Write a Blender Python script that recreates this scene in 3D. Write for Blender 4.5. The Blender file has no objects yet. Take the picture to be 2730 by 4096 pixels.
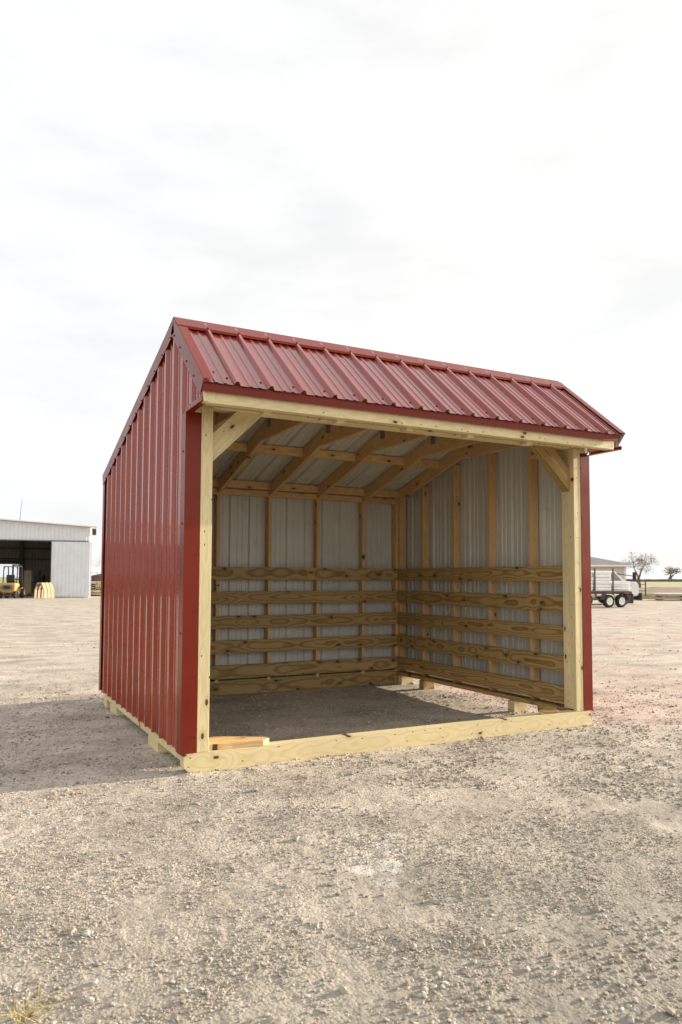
import bpy, bmesh, math, random
import numpy as np
from mathutils import Vector, Matrix
R = math.radians
random.seed(5)
rng = np.random.default_rng(5)
sc = bpy.context.scene
COL = sc.collection

# ------------------------------------------------------------------ camera
CAM = Vector((-1.3225, -4.753, 1.2652)); YAW, PIT, ROL = -0.4807, 0.0564, 0.0037
Fh = Vector((-math.sin(YAW), math.cos(YAW), 0)); Rh = Vector((math.cos(YAW), math.sin(YAW), 0)); Uz = Vector((0, 0, 1))
F2 = Fh * math.cos(PIT) + Uz * math.sin(PIT); U2 = Uz * math.cos(PIT) - Fh * math.sin(PIT)
R3 = Rh * math.cos(ROL) + U2 * math.sin(ROL); U3 = U2 * math.cos(ROL) - Rh * math.sin(ROL)
cam_d = bpy.data.cameras.new('camera'); cam = bpy.data.objects.new('camera', cam_d); COL.objects.link(cam)
m = Matrix.Identity(4)
for i in range(3):
    m[i][0], m[i][1], m[i][2], m[i][3] = R3[i], U3[i], -F2[i], CAM[i]
cam.matrix_world = m
cam_d.sensor_fit = 'VERTICAL'; cam_d.sensor_height = 36; cam_d.sensor_width = 24
cam_d.lens = 2955.7 / 4096 * 36
cam_d.shift_y = 0.02366; cam_d.shift_x = -0.00284
cam_d.clip_start = 0.05; cam_d.clip_end = 9000
cam_d.dof.use_dof = True; cam_d.dof.focus_distance = 5.6; cam_d.dof.aperture_fstop = 4.5
sc.camera = cam

# ------------------------------------------------------------------ light
SUN_EL, SUN_AZ = R(12.0), R(94.2)          # azimuth clockwise from +Y
sun_dir = Vector((math.sin(SUN_AZ) * math.cos(SUN_EL), math.cos(SUN_AZ) * math.cos(SUN_EL), math.sin(SUN_EL)))
sl = bpy.data.lights.new('sun', 'SUN'); sl.energy = 5.0; sl.angle = R(0.6); sl.color = (1.0, .90, .76)
so = bpy.data.objects.new('sun', sl); COL.objects.link(so)
so.rotation_euler = sun_dir.to_track_quat('Z', 'Y').to_euler()

w = bpy.data.worlds.new('World'); sc.world = w; w.use_nodes = True
nt = w.node_tree; N = nt.nodes; L = nt.links; N.clear()
out = N.new('ShaderNodeOutputWorld'); bg = N.new('ShaderNodeBackground'); bg.inputs[1].default_value = 0.1
sky = N.new('ShaderNodeTexSky'); sky.sky_type = 'NISHITA'; sky.sun_disc = False
sky.sun_elevation = SUN_EL; sky.sun_rotation = SUN_AZ; sky.dust_density = 2.0
tc = N.new('ShaderNodeTexCoord')
mp = N.new('ShaderNodeMapping'); mp.inputs['Scale'].default_value = (1, 1, 3.2)
L.new(tc.outputs['Generated'], mp.inputs[0])
no = N.new('ShaderNodeTexNoise'); no.inputs['Scale'].default_value = 4.4; no.inputs['Detail'].default_value = 7; no.inputs['Roughness'].default_value = .52
L.new(mp.outputs[0], no.inputs['Vector'])
no2 = N.new('ShaderNodeTexNoise'); no2.inputs['Scale'].default_value = 1.1; no2.inputs['Detail'].default_value = 3
L.new(mp.outputs[0], no2.inputs['Vector'])
sx = N.new('ShaderNodeSeparateXYZ'); L.new(tc.outputs['Generated'], sx.inputs[0])
# cloud brightness: thin bright deck, whiter high up and toward the sun
def wmath(op, a, b=None, c=None):
    n = N.new('ShaderNodeMath'); n.operation = op
    for i, x in enumerate((a, b, c)):
        if x is None: continue
        if isinstance(x, (int, float)): n.inputs[i].default_value = x
        else: L.new(x, n.inputs[i])
    return n.outputs[0]
rmp = N.new('ShaderNodeMapRange'); rmp.inputs['From Min'].default_value = 0.0; rmp.inputs['From Max'].default_value = .45
rmp.inputs['To Min'].default_value = 4.12; rmp.inputs['To Max'].default_value = 4.3; L.new(sx.outputs[2], rmp.inputs[0])
sunw = wmath('MULTIPLY', wmath('ADD', sx.outputs[0], .15), .28)
base = wmath('ADD', rmp.outputs[0], sunw)
dt = N.new('ShaderNodeVectorMath'); dt.operation = 'DOT_PRODUCT'; L.new(tc.outputs['Generated'], dt.inputs[0]); dt.inputs[1].default_value = (-.45, -.87, .2)
base = wmath('ADD', base, wmath('MULTIPLY', wmath('MAXIMUM', dt.outputs['Value'], 0.), 1.5))  # added fill: sky brightened behind the camera to light interior and front faces
cl = N.new('ShaderNodeMapRange'); cl.inputs['From Min'].default_value = .30; cl.inputs['From Max'].default_value = .62
cl.inputs['To Min'].default_value = .915; cl.inputs['To Max'].default_value = 1.06; L.new(no.outputs[0], cl.inputs[0])
cb = wmath('MULTIPLY', base, cl.outputs[0])
ccol = N.new('ShaderNodeMix'); ccol.data_type = 'RGBA'; ccol.inputs[0].default_value = 0
tint = N.new('ShaderNodeMix'); tint.data_type = 'RGBA'
tint.inputs[6].default_value = (.95, .975, 1.0, 1); tint.inputs[7].default_value = (1.0, .985, .96, 1)
tf = N.new('ShaderNodeMapRange'); tf.inputs['From Min'].default_value = -.3; tf.inputs['From Max'].default_value = .9; L.new(sx.outputs[0], tf.inputs[0]); L.new(tf.outputs[0], tint.inputs[0])
vm = N.new('ShaderNodeVectorMath'); vm.operation = 'SCALE'; L.new(tint.outputs[2], vm.inputs[0]); L.new(cb, vm.inputs['Scale'])
mx = N.new('ShaderNodeMix'); mx.data_type = 'RGBA'
cov = N.new('ShaderNodeMapRange'); cov.inputs['From Min'].default_value = .22; cov.inputs['From Max'].default_value = .42
cov.inputs['To Min'].default_value = .72; cov.inputs['To Max'].default_value = .985; L.new(no2.outputs[0], cov.inputs[0]); L.new(cov.outputs[0], mx.inputs[0])
L.new(sky.outputs[0], mx.inputs[6]); L.new(vm.outputs[0], mx.inputs[7])
L.new(mx.outputs[2], bg.inputs[0]); L.new(bg.outputs[0], out.inputs[0])
sc.view_settings.view_transform = 'Standard'; sc.view_settings.look = 'None'; sc.view_settings.gamma = 1
sc.view_settings.exposure = 1.24

# ------------------------------------------------------------------ node helper
class G:
    def __init__(s, name):
        s.m = bpy.data.materials.new(name); s.m.use_nodes = True; s.t = s.m.node_tree; s.t.nodes.clear()
        s.o = s.n('ShaderNodeOutputMaterial'); s.b = s.n('ShaderNodeBsdfPrincipled'); s.t.links.new(s.b.outputs[0], s.o.inputs[0])
    def n(s, k, **kw):
        x = s.t.nodes.new(k)
        for a, b in kw.items(): setattr(x, a, b)
        return x
    def put(s, sock, v):
        if hasattr(v, 'is_linked') or hasattr(v, 'links'): s.t.links.new(v, sock)
        else: sock.default_value = v
    def math(s, op, a, b=None, c=None):
        n = s.n('ShaderNodeMath', operation=op)
        for i, x in enumerate((a, b, c)):
            if x is not None: s.put(n.inputs[i], x)
        return n.outputs[0]
    def vmath(s, op, a, b=None, sc=None):
        n = s.n('ShaderNodeVectorMath', operation=op); s.put(n.inputs[0], a)
        if b is not None: s.put(n.inputs[1], b)
        if sc is not None: s.put(n.inputs['Scale'], sc)
        return n.outputs[1] if op in ('LENGTH', 'DISTANCE') else n.outputs[0]
    def noise(s, vec, scale, det=3, rough=.5):
        n = s.n('ShaderNodeTexNoise'); s.put(n.inputs['Vector'], vec); n.inputs['Scale'].default_value = scale
        n.inputs['Detail'].default_value = det; n.inputs['Roughness'].default_value = rough
        return n.outputs[0]
    def ramp(s, f, stops, interp='LINEAR'):
        n = s.n('ShaderNodeValToRGB'); n.color_ramp.interpolation = interp; s.put(n.inputs[0], f); e = n.color_ramp.elements
        while len(e) < len(stops): e.new(.5)
        for q, (p, c) in zip(e, stops): q.position = p; q.color = (c[0], c[1], c[2], 1) if isinstance(c, (tuple, list)) else (c, c, c, 1)
        return n.outputs[0]
    def mix(s, f, a, b, bt='MIX'):
        n = s.n('ShaderNodeMix', data_type='RGBA', blend_type=bt); s.put(n.inputs[0], f)
        for i, x in ((6, a), (7, b)):
            if isinstance(x, tuple) and len(x) == 3: x = (*x, 1)
            s.put(n.inputs[i], x)
        return n.outputs[2]
    def rng(s, f, a, b, c=0., d=1.):
        n = s.n('ShaderNodeMapRange'); s.put(n.inputs[0], f)
        for i, x in enumerate((a, b, c, d)): n.inputs[i + 1].default_value = x
        return n.outputs[0]
    def bump(s, h, st, dist):
        n = s.n('ShaderNodeBump'); n.inputs['Strength'].default_value = st; n.inputs['Distance'].default_value = dist; s.put(n.inputs['Height'], h)
        s.t.links.new(n.outputs[0], s.b.inputs['Normal'])
    def obj(s): return s.n('ShaderNodeTexCoord').outputs['Object']
    def xyz(s, v): return s.n('ShaderNodeSeparateXYZ'), v
    def fin(s, col=None, rough=.6, metal=0., spec=None, coat=None):
        if col is not None:
            if isinstance(col, tuple): col = (*col, 1)
            s.put(s.b.inputs['Base Color'], col)
        s.put(s.b.inputs['Roughness'], rough); s.put(s.b.inputs['Metallic'], metal)
        if spec is not None: s.b.inputs['Specular IOR Level'].default_value = spec
        if coat is not None: s.b.inputs['Coat Weight'].default_value = coat; s.b.inputs['Coat Roughness'].default_value = .06
        return s.m

def plain(name, col, rough=.6, metal=0., var=.12, vs=6.):
    g = G(name); f = g.noise(g.obj(), vs, 4)
    lo = tuple(c * (1 - var) for c in col); hi = tuple(min(1, c * (1 + var)) for c in col)
    return g.fin(g.mix(g.rng(f, .3, .7), lo, hi), rough, metal)

def wood(name, light, dark, knot, wob=.16, ringf=62., strength=.55, green=None, nails=False, knots=.45):
    """flat sawn softwood: growth rings cut lengthwise, knots, a few nail heads; X is the length"""
    g = G(name)
    rnd = g.n('ShaderNodeObjectInfo').outputs['Random']
    co = g.obj()
    s = g.n('ShaderNodeSeparateXYZ'); g.put(s.inputs[0], co); x, y, z = s.outputs
    c = g.n('ShaderNodeCombineXYZ'); g.put(c.inputs[0], g.math('MULTIPLY', x, 1.0)); g.put(c.inputs[1], g.math('MULTIPLY', rnd, 57.)); g.put(c.inputs[2], g.math('MULTIPLY', rnd, 31.))
    w1 = g.noise(c.outputs[0], 1.6, 2); c2 = g.vmath('ADD', c.outputs[0], (7.3, 3.1, 9.7)); w2 = g.noise(c2, 2.2, 2)
    off = g.vmath('ADD', co, g.vmath('SCALE', (17., 29., 41.), sc=rnd))
    # knots
    kv = g.vmath('MULTIPLY', off, (4.2, 8.5, .6))
    vo = g.n('ShaderNodeTexVoronoi', voronoi_dimensions='2D'); vo.inputs['Scale'].default_value = 1.; g.put(vo.inputs['Vector'], kv)
    sp = g.n('ShaderNodeSeparateColor'); g.put(sp.inputs[0], vo.outputs['Color'])
    on = g.math('GREATER_THAN', sp.outputs[0], 1 - knots)
    kd = vo.outputs['Distance']
    near = g.math('MULTIPLY', g.math('POWER', g.math('SUBTRACT', 1., g.math('MINIMUM', g.math('MULTIPLY', kd, 2.2), 1.)), 2.), on)
    fine = g.noise(g.vmath('MULTIPLY', off, (3., 22., 22.)), 1., 3)
    yy = g.math('ADD', y, g.math('MULTIPLY', g.math('SUBTRACT', w1, .5), wob))
    zz = g.math('ADD', z, g.math('ADD', g.math('ADD', .018, g.math('MULTIPLY', g.math('FRACT', g.math('MULTIPLY', rnd, 7.7)), .075)), g.math('MULTIPLY', g.math('SUBTRACT', w2, .35), .11)))
    r = g.math('SQRT', g.math('ADD', g.math('MULTIPLY', yy, yy), g.math('MULTIPLY', zz, zz)))
    r = g.math('ADD', r, g.math('MULTIPLY', fine, .010)); r = g.math('ADD', r, g.math('MULTIPLY', near, .022))
    band = g.math('FRACT', g.math('MULTIPLY', r, g.math('MULTIPLY_ADD', g.math('FRACT', g.math('MULTIPLY', rnd, 13.3)), ringf * .9, ringf * .6)))
    ring = g.ramp(band, [(0, 0.), (.45, .12), (.82, 1.), (.93, .55), (1, 0.)])
    tone = g.noise(g.vmath('MULTIPLY', off, (1.2, 5., 5.)), 1., 3)
    col = g.mix(g.rng(tone, .3, .7), tuple(a * .90 for a in light), tuple(min(.95, a * 1.08) for a in light))
    if green: col = g.mix(g.math('MULTIPLY', g.rng(g.noise(g.vmath('MULTIPLY', off, (.9, 7., 7.)), 1., 3), .5, .72), .6), col, green)
    col = g.mix(g.rng(rnd, 0, 1, 0, .22), col, tuple(a * b for a, b in zip(light, (.82, .76, .66))))
    col = g.mix(g.math('MULTIPLY', ring, strength), col, dark)
    fib = g.noise(g.vmath('MULTIPLY', off, (14., 260., 260.)), 1., 2)
    col = g.mix(g.rng(fib, .35, .7, 0, .16), col, dark)
    col = g.mix(g.math('MULTIPLY', g.rng(near, .1, .62), .55), col, dark)
    kn = g.math('MULTIPLY', g.math('LESS_THAN', g.math('ADD', kd, g.math('MULTIPLY', fine, .05)), .105), on)
    col = g.mix(kn, col, knot)
    # nail heads and small pin marks
    v2 = g.n('ShaderNodeTexVoronoi', voronoi_dimensions='2D'); v2.inputs['Scale'].default_value = 1.; g.put(v2.inputs['Vector'], g.vmath('MULTIPLY', off, (7.5, 17., 1.)))
    s2 = g.n('ShaderNodeSeparateColor'); g.put(s2.inputs[0], v2.outputs['Color'])
    nl = g.math('MULTIPLY', g.math('LESS_THAN', v2.outputs['Distance'], .062), g.math('GREATER_THAN', s2.outputs[1], .70 if nails else .90))
    col = g.mix(g.math('MULTIPLY', nl, .85), col, (.035, .025, .015))
    g.bump(g.math('ADD', g.math('MULTIPLY', ring, .4), fib), .25, .0012)
    return g.fin(col, g.rng(tone, .3, .7, .55, .72), spec=.35)

def metal_paint(name, col, rough, dust=.0, vary=.06, coat=.25, dcol=(.35, .27, .2), spec=.45):
    g = G(name); co = g.obj()
    d = g.noise(co, 3.5, 5, .6); fine = g.noise(co, 55., 2)
    c = g.mix(g.rng(d, .35, .7), tuple(a * (1 - vary) for a in col), tuple(a * (1 + vary) for a in col))
    ge = g.n('ShaderNodeNewGeometry'); s = g.n('ShaderNodeSeparateXYZ'); g.put(s.inputs[0], ge.outputs['Position'])
    low = g.math('MULTIPLY', g.rng(s.outputs[2], .75, .08), g.rng(d, .35, .65))
    c = g.mix(g.math('ADD', g.math('MULTIPLY', low, dust), g.math('MULTIPLY', g.rng(fine, .62, .8), dust * .35)), c, dcol)
    wob = g.noise(g.vmath('MULTIPLY', co, (1., 1., .45)), 3.0, 2)
    g.bump(wob, .16, .010)
    return g.fin(c, g.rng(d, .3, .7, rough - .03, rough + .07), spec=spec, coat=coat)

RED = metal_paint('red_painted_steel', (.29, .031, .0040), .25, dust=.06, coat=.75)
REDT = metal_paint('red_trim_steel', (.175, .0145, .0022), .30, dust=.03, coat=.0, spec=.28)
ROOFRED = metal_paint('red_roof_steel', (.235, .022, .011), .30, dust=.0, coat=.75)
LINER = metal_paint('off_white_panel_back', (.61, .60, .53), .30, dust=.15, coat=.0, dcol=(.25, .21, .16))
SHEETBACK = LINER
WP = wood('treated_pine', (.77, .645, .37), (.50, .35, .15), (.10, .05, .02), .055, 88., .34, green=(.55, .52, .29), nails=True, knots=.22)
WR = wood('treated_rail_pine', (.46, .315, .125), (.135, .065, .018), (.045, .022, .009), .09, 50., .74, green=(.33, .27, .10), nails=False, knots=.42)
WS = wood('spruce_stud', (.70, .465, .225), (.42, .235, .09), (.07, .035, .015), .10, 70., .38, knots=.3)
PLATE = plain('galvanised_plate', (.20, .22, .24), .4, .7)

# ------------------------------------------------------------------ object helpers
def tag(o, label=None, cat=None, group=None, kind=None):
    if label: o['label'] = label
    if cat: o['category'] = cat
    if group: o['group'] = group
    if kind: o['kind'] = kind
    return o
def empty(name, loc=(0, 0, 0), rz=0.):
    o = bpy.data.objects.new(name, None); COL.objects.link(o); o.location = loc; o.rotation_euler = (0, 0, rz); o.empty_display_size = .2
    return o
def mesh(name, vs, fs, mats, parent=None, mi=None, smooth=False, mtx=None):
    me = bpy.data.meshes.new(name); me.from_pydata([tuple(v) for v in vs], [], fs)
    for mm in (mats if isinstance(mats, (list, tuple)) else [mats]): me.materials.append(mm)
    if mi is not None: me.polygons.foreach_set('material_index', mi)
    if smooth: me.polygons.foreach_set('use_smooth', [True] * len(fs))
    me.validate(); me.update()
    o = bpy.data.objects.new(name, me); COL.objects.link(o)
    if parent: o.parent = parent
    if mtx is not None: o.matrix_basis = mtx
    return o
class MB:
    def __init__(s): s.v = []; s.f = []; s.mi = []
    def add(s, vs, fs, mi=0):
        k = len(s.v); s.v += [Vector(v) for v in vs]; s.f += [tuple(i + k for i in f) for f in fs]; s.mi += [mi] * len(fs)
    def box(s, x0, x1, y0, y1, z0, z1, mi=0, ch=0.):
        if ch > 0:
            bm = bmesh.new(); bmesh.ops.create_cube(bm, size=1)
            for v in bm.verts: v.co = Vector(((x0 + x1) / 2 + v.co.x * (x1 - x0), (y0 + y1) / 2 + v.co.y * (y1 - y0), (z0 + z1) / 2 + v.co.z * (z1 - z0)))
            bmesh.ops.bevel(bm, geom=bm.edges[:], offset=ch, segments=2, affect='EDGES', profile=.6)
            bm.verts.index_update(); s.add([v.co.copy() for v in bm.verts], [[v.index for v in f.verts] for f in bm.faces], mi); bm.free(); return
        s.add([(x0, y0, z0), (x1, y0, z0), (x1, y1, z0), (x0, y1, z0), (x0, y0, z1), (x1, y0, z1), (x1, y1, z1), (x0, y1, z1)],
              [(0, 3, 2, 1), (4, 5, 6, 7), (0, 1, 5, 4), (1, 2, 6, 5), (2, 3, 7, 6), (3, 0, 4, 7)], mi)
    def tube(s, p, q, r, r2=None, n=8, mi=0):
        p = Vector(p); q = Vector(q); r2 = r if r2 is None else r2; d = (q - p).normalized()
        a = d.orthogonal().normalized(); b = d.cross(a); vs = []
        for (c, rr) in ((p, r), (q, r2)):
            for i in range(n): t = 2 * math.pi * i / n; vs.append(c + (a * math.cos(t) + b * math.sin(t)) * rr)
        s.add(vs, [(i, (i + 1) % n, n + (i + 1) % n, n + i) for i in range(n)] + [tuple(range(n))[::-1], tuple(range(n, 2 * n))], mi)
    def lathe(s, c, axis, prof, n=24, mi=0):
        c = Vector(c); d = Vector(axis).normalized(); a = d.orthogonal().normalized(); b = d.cross(a); vs = []; fs = []
        for (t, r) in prof:
            for i in range(n): th = 2 * math.pi * i / n; vs.append(c + d * t + (a * math.cos(th) + b * math.sin(th)) * r)
        for k in range(len(prof) - 1):
            for i in range(n): fs.append((k * n + i, k * n + (i + 1) % n, (k + 1) * n + (i + 1) % n, (k + 1) * n + i))
        fs += [tuple(range(n))[::-1], tuple(range((len(prof) - 1) * n, len(prof) * n))]
        s.add(vs, fs, mi)
    def prism(s, pts, h0, h1, ax='y', mi=0):
        """closed outline extruded along an axis; pts are the other two coordinates"""
        f = {'y': lambda a, b, h: (a, h, b), 'x': lambda a, b, h: (h, a, b), 'z': lambda a, b, h: (a, b, h)}[ax]
        n = len(pts); vs = [f(a, b, h0) for a, b in pts] + [f(a, b, h1) for a, b in pts]
        s.add(vs, [tuple(range(n))[::-1], tuple(range(n, 2 * n))] + [(i, (i + 1) % n, n + (i + 1) % n, n + i) for i in range(n)], mi)
    def build(s, name, mats, parent=None, smooth=False, mtx=None):
        bm = bmesh.new(); vv = [bm.verts.new(v) for v in s.v]
        for f, k in zip(s.f, s.mi):
            try: q = bm.faces.new([vv[i] for i in f]); q.material_index = k; q.smooth = smooth
            except ValueError: pass
        bmesh.ops.recalc_face_normals(bm, faces=bm.faces[:])
        me = bpy.data.meshes.new(name); bm.to_mesh(me); bm.free()
        for mm in (mats if isinstance(mats, (list, tuple)) else [mats]): me.materials.append(mm)
        o = bpy.data.objects.new(name, me); COL.objects.link(o)
        if parent: o.parent = parent
        if mtx is not None: o.matrix_basis = mtx
        return o

def board(name, mat, parent, p0, p1, wdir, wd, th, ch=.003, cut0=0., cut1=0.):
    """timber from p0 to p1 (centre line); wdir = direction of the wide face's width; cuts slant the ends"""
    p0 = Vector(p0); p1 = Vector(p1); X = (p1 - p0); ln = X.length; X.normalize()
    Y = (Vector(wdir) - X * Vector(wdir).dot(X)).normalized(); Z = X.cross(Y)
    b = MB(); b.box(-ln / 2, ln / 2, -wd / 2, wd / 2, -th / 2, th / 2, ch=ch)
    for v in b.v:
        if v.x < 0: v.x += cut0 * v.y
        else: v.x += cut1 * v.y
    M = Matrix.Identity(4); c = (p0 + p1) / 2
    for i in range(3): M[i][0], M[i][1], M[i][2], M[i][3] = X[i], Y[i], Z[i], c[i]
    return b.build(name, mat, parent, mtx=M)
def bx(name, mat, parent, x0, x1, y0, y1, z0, z1, ch=.003):
    """axis aligned timber; length, then wide face, found from the sizes"""
    s = [x1 - x0, y1 - y0, z1 - z0]; c = [(x0 + x1) / 2, (y0 + y1) / 2, (z0 + z1) / 2]
    a = sorted(range(3), key=lambda i: -s[i]); e = [Vector((1, 0, 0)), Vector((0, 1, 0)), Vector((0, 0, 1))]
    p0 = Vector(c) - e[a[0]] * s[a[0]] / 2; p1 = Vector(c) + e[a[0]] * s[a[0]] / 2
    return board(name, mat, parent, p0, p1, e[a[1]], s[a[1]], s[a[2]], ch)

PITCH = .2286
def rib_profile(u0, u1, start, hmaj=.019, hmin=.004):
    """(u, height) points of ribbed steel sheet between u0 and u1; ribs stand at start + k*PITCH"""
    pts = [(u0, 0.), (u1, 0.)]; k = math.floor((u0 - start) / PITCH) - 1
    while start + k * PITCH < u1 + .1:
        c = start + k * PITCH
        for du, h in ((-.023, 0), (-.009, hmaj), (.009, hmaj), (.023, 0), (.078, 0), (.084, hmin), (.100, hmin), (.106, 0), (.138, 0), (.144, hmin), (.160, hmin), (.166, 0)):
            if u0 < c + du < u1: pts.append((c + du, h))
        k += 1
    pts.sort(); return pts
def ribbed(name, parent, O, U, V, Nn, u0, u1, start, vlo, vhi, extra=(), th=.0012, mats=None, hmaj=.023, hmin=.0062, vseg=1):
    """ribbed sheet with thickness: outer face material 0, inner face material 1"""
    O, U, V, Nn = Vector(O), Vector(U), Vector(V), Vector(Nn)
    pr = rib_profile(u0, u1, start, hmaj, hmin)
    def hat(u):
        for (a, ha), (b, hb) in zip(pr, pr[1:]):
            if a <= u <= b: return ha if b == a else ha + (hb - ha) * (u - a) / (b - a)
        return 0.
    for e in extra: pr.append((e, hat(e)))
    pr.sort(); n = len(pr); vs = []; fs = []; mi = []
    for off in (0., -th):
        for u, h in pr:
            for a in range(vseg + 1):
                t = a / vseg; vv = vlo(u) * (1 - t) + vhi(u) * t
                vs.append(O + U * u + V * vv + Nn * (h + off))
    S = vseg + 1; B = n * S
    for i in range(n - 1):
        for a in range(vseg):
            fs.append((i * S + a, (i + 1) * S + a, (i + 1) * S + a + 1, i * S + a + 1)); mi.append(0)
            fs.append((B + i * S + a, B + i * S + a + 1, B + (i + 1) * S + a + 1, B + (i + 1) * S + a)); mi.append(1)
        fs.append((i * S, B + i * S, B + (i + 1) * S, (i + 1) * S)); mi.append(0)
        fs.append((i * S + vseg, (i + 1) * S + vseg, B + (i + 1) * S + vseg, B + i * S + vseg)); mi.append(0)
    if U.cross(V).dot(Nn) < 0: fs = [f[::-1] for f in fs]
    return mesh(name, vs, fs, mats or [RED, LINER], parent, mi)

def screws(name, parent, pts, nrm, mat, r=.0065, h=.006):
    b = MB(); nrm = Vector(nrm).normalized()
    for p in pts: p = Vector(p); b.tube(p - nrm * .002, p + nrm * .0022, r * 1.25, r * 1.25, 8); b.tube(p + nrm * .0022, p + nrm * h, r * .75, r * .7, 6)
    return b.build(name, mat, parent)

# ------------------------------------------------------------------ noise for the ground
def vnoise(x, y, seed=0):
    xi = np.floor(x).astype(np.int64); yi = np.floor(y).astype(np.int64); fx = x - xi; fy = y - yi
    def h(a, b):
        n = (a * 374761393 + b * 668265263 + seed * 1274126177) & 0xffffffff
        n = ((n ^ (n >> 13)) * 1274126177) & 0xffffffff; n = n ^ (n >> 16)
        return (n & 0xffff) / 65535.
    sx_ = fx * fx * (3 - 2 * fx); sy_ = fy * fy * (3 - 2 * fy)
    a = h(xi, yi); b = h(xi + 1, yi); c = h(xi, yi + 1); d = h(xi + 1, yi + 1)
    return (a * (1 - sx_) + b * sx_) * (1 - sy_) + (c * (1 - sx_) + d * sx_) * sy_
def gz(x, y):
    r = np.hypot(x - CAM.x, y - CAM.y)
    h = (vnoise(x * .8, y * .8, 1) - .5) * .022 + (vnoise(x * 2.7, y * 2.7, 2) - .5) * .014 + (vnoise(x * 9, y * 9, 3) - .5) * .007
    fine = (vnoise(x * 31, y * 31, 4) - .5) * .005 + (vnoise(x * 73, y * 73, 5) - .5) * .004
    h = h + fine * np.clip(1.6 - r / 9, 0, 1)
    h = h * np.clip(1.5 - r / 60, 0, 1)
    inside = np.clip(1 - np.maximum(np.maximum(-.25 - x, x - 3.8), np.maximum(-.25 - y, y - 3.3)) / .4, 0, 1)
    fx_ = np.clip(np.minimum(x + .03, 3.62 - x) / .05, 0, 1)
    bank = np.exp(-((y + .03) / .035) ** 2) * fx_ * (.006 + .012 * vnoise(x * 7, y * 7, 6))
    return h * (1 - .45 * inside) - .006 + bank

# ------------------------------------------------------------------ ground
g = G('gravel_lot')
co = g.obj()
big = g.noise(co, .55, 5, .6); mid = g.noise(co, 3.2, 5, .62); gr = g.noise(co, 42., 4, .7); gr2 = g.noise(co, 120., 3, .7)
# fade the finest grain with distance so that it does not turn to noise
col = g.mix(g.rng(mid, .33, .66), (.395, .32, .25), (.57, .485, .395))
col = g.mix(g.math('MULTIPLY', g.rng(big, .42, .62), .5), col, (.33, .30, .255))
soft = g.noise(g.vmath('MULTIPLY', co, (1., 2.2, 1.)), 1.1, 4, .55)
col = g.mix(g.rng(soft, .48, .68, 0, .5), col, (.64, .56, .435)); col = g.mix(g.rng(soft, .49, .33, 0, .6), col, (.20, .165, .125))
pink = g.noise(g.vmath('ADD', co, (31., 7., 0.)), .35, 3)
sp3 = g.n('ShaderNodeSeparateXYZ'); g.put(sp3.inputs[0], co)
pk = g.math('MULTIPLY', g.rng(pink, .42, .66), g.rng(sp3.outputs[0], 2.5, 6.))
col = g.mix(g.math('MULTIPLY', pk, .55), col, (.42, .29, .235))
vo = g.n('ShaderNodeTexVoronoi'); vo.inputs['Scale'].default_value = 75.; g.put(vo.inputs['Vector'], co)
sv = g.n('ShaderNodeSeparateColor'); g.put(sv.inputs[0], vo.outputs['Color'])
col = g.mix(g.math('MULTIPLY', g.rng(sv.outputs[0], .5, .9), .6), col, (.58, .52, .43))
col = g.mix(g.math('MULTIPLY', g.rng(sv.outputs[1], .66, .95), .5), col, (.16, .13, .10))
pack = g.rng(g.noise(co, 1.9, 4, .6), .56, .44)          # 1 where loose, 0 where packed smooth
col = g.mix(g.math('MULTIPLY', g.rng(gr, .50, .70, 0, .6), g.math('MULTIPLY_ADD', pack, .75, .25)), col, (.14, .112, .085))
col = g.mix(g.rng(gr2, .56, .8, 0, .5), col, (.60, .55, .47))
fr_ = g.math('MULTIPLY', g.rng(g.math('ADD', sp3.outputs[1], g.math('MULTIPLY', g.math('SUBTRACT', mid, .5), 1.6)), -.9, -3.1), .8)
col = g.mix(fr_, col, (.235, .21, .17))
# chalk spill in front of the shelter
cn = g.noise(co, 9., 4, .65); chalk = None
for (cx, cy, rr) in ((.60, -1.56, .045), (.515, -1.63, .05), (.50, -1.74, .06), (.44, -1.86, .07), (.37, -1.71, .055), (.29, -1.87, .06), (.39, -1.92, .05), (.31, -2.02, .04)):
    d = g.vmath('DISTANCE', co, (cx, cy, 0.)); k = g.rng(g.math('ADD', g.math('DIVIDE', d, rr), g.math('MULTIPLY', g.math('SUBTRACT', cn, .5), 3.2)), 1.25, .45)
    chalk = k if chalk is None else g.math('MAXIMUM', chalk, k)
col = g.mix(g.math('MULTIPLY', chalk, .32), col, (.80, .78, .74))
hh = g.math('ADD', g.math('MULTIPLY', gr, 1.0), g.math('ADD', g.math('MULTIPLY', vo.outputs['Distance'], -.6), g.math('MULTIPLY', gr2, .5)))
g.bump(g.math('MULTIPLY', hh, g.math('MULTIPLY_ADD', pack, .7, .3)), .8, .012)
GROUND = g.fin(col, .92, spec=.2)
rad = [0.]
q = .7
while q < 70: rad.append(q); q *= 1.0068
while q < 5200: rad.append(q); q *= 1.18
rad = np.array(rad)
va = math.atan2(Fh.y, Fh.x)
ang = np.concatenate([np.linspace(-R(38), R(38), 330), np.linspace(R(38), 2 * math.pi - R(38), 96)[1:-1]]) + va
ra, an = np.meshgrid(rad[1:], ang, indexing='ij')
gx = CAM.x + ra * np.cos(an); gy = CAM.y + ra * np.sin(an); gzz = gz(gx, gy)
nr, na = ra.shape
V = np.zeros((nr * na + 1, 3)); V[:-1, 0] = gx.ravel(); V[:-1, 1] = gy.ravel(); V[:-1, 2] = gzz.ravel(); V[-1] = (CAM.x, CAM.y, -.006)
i, j = np.meshgrid(np.arange(nr - 1), np.arange(na), indexing='ij'); j2 = (j + 1) % na
quads = np.stack([i * na + j, (i + 1) * na + j, (i + 1) * na + j2, i * na + j2], -1).reshape(-1, 4)
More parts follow.
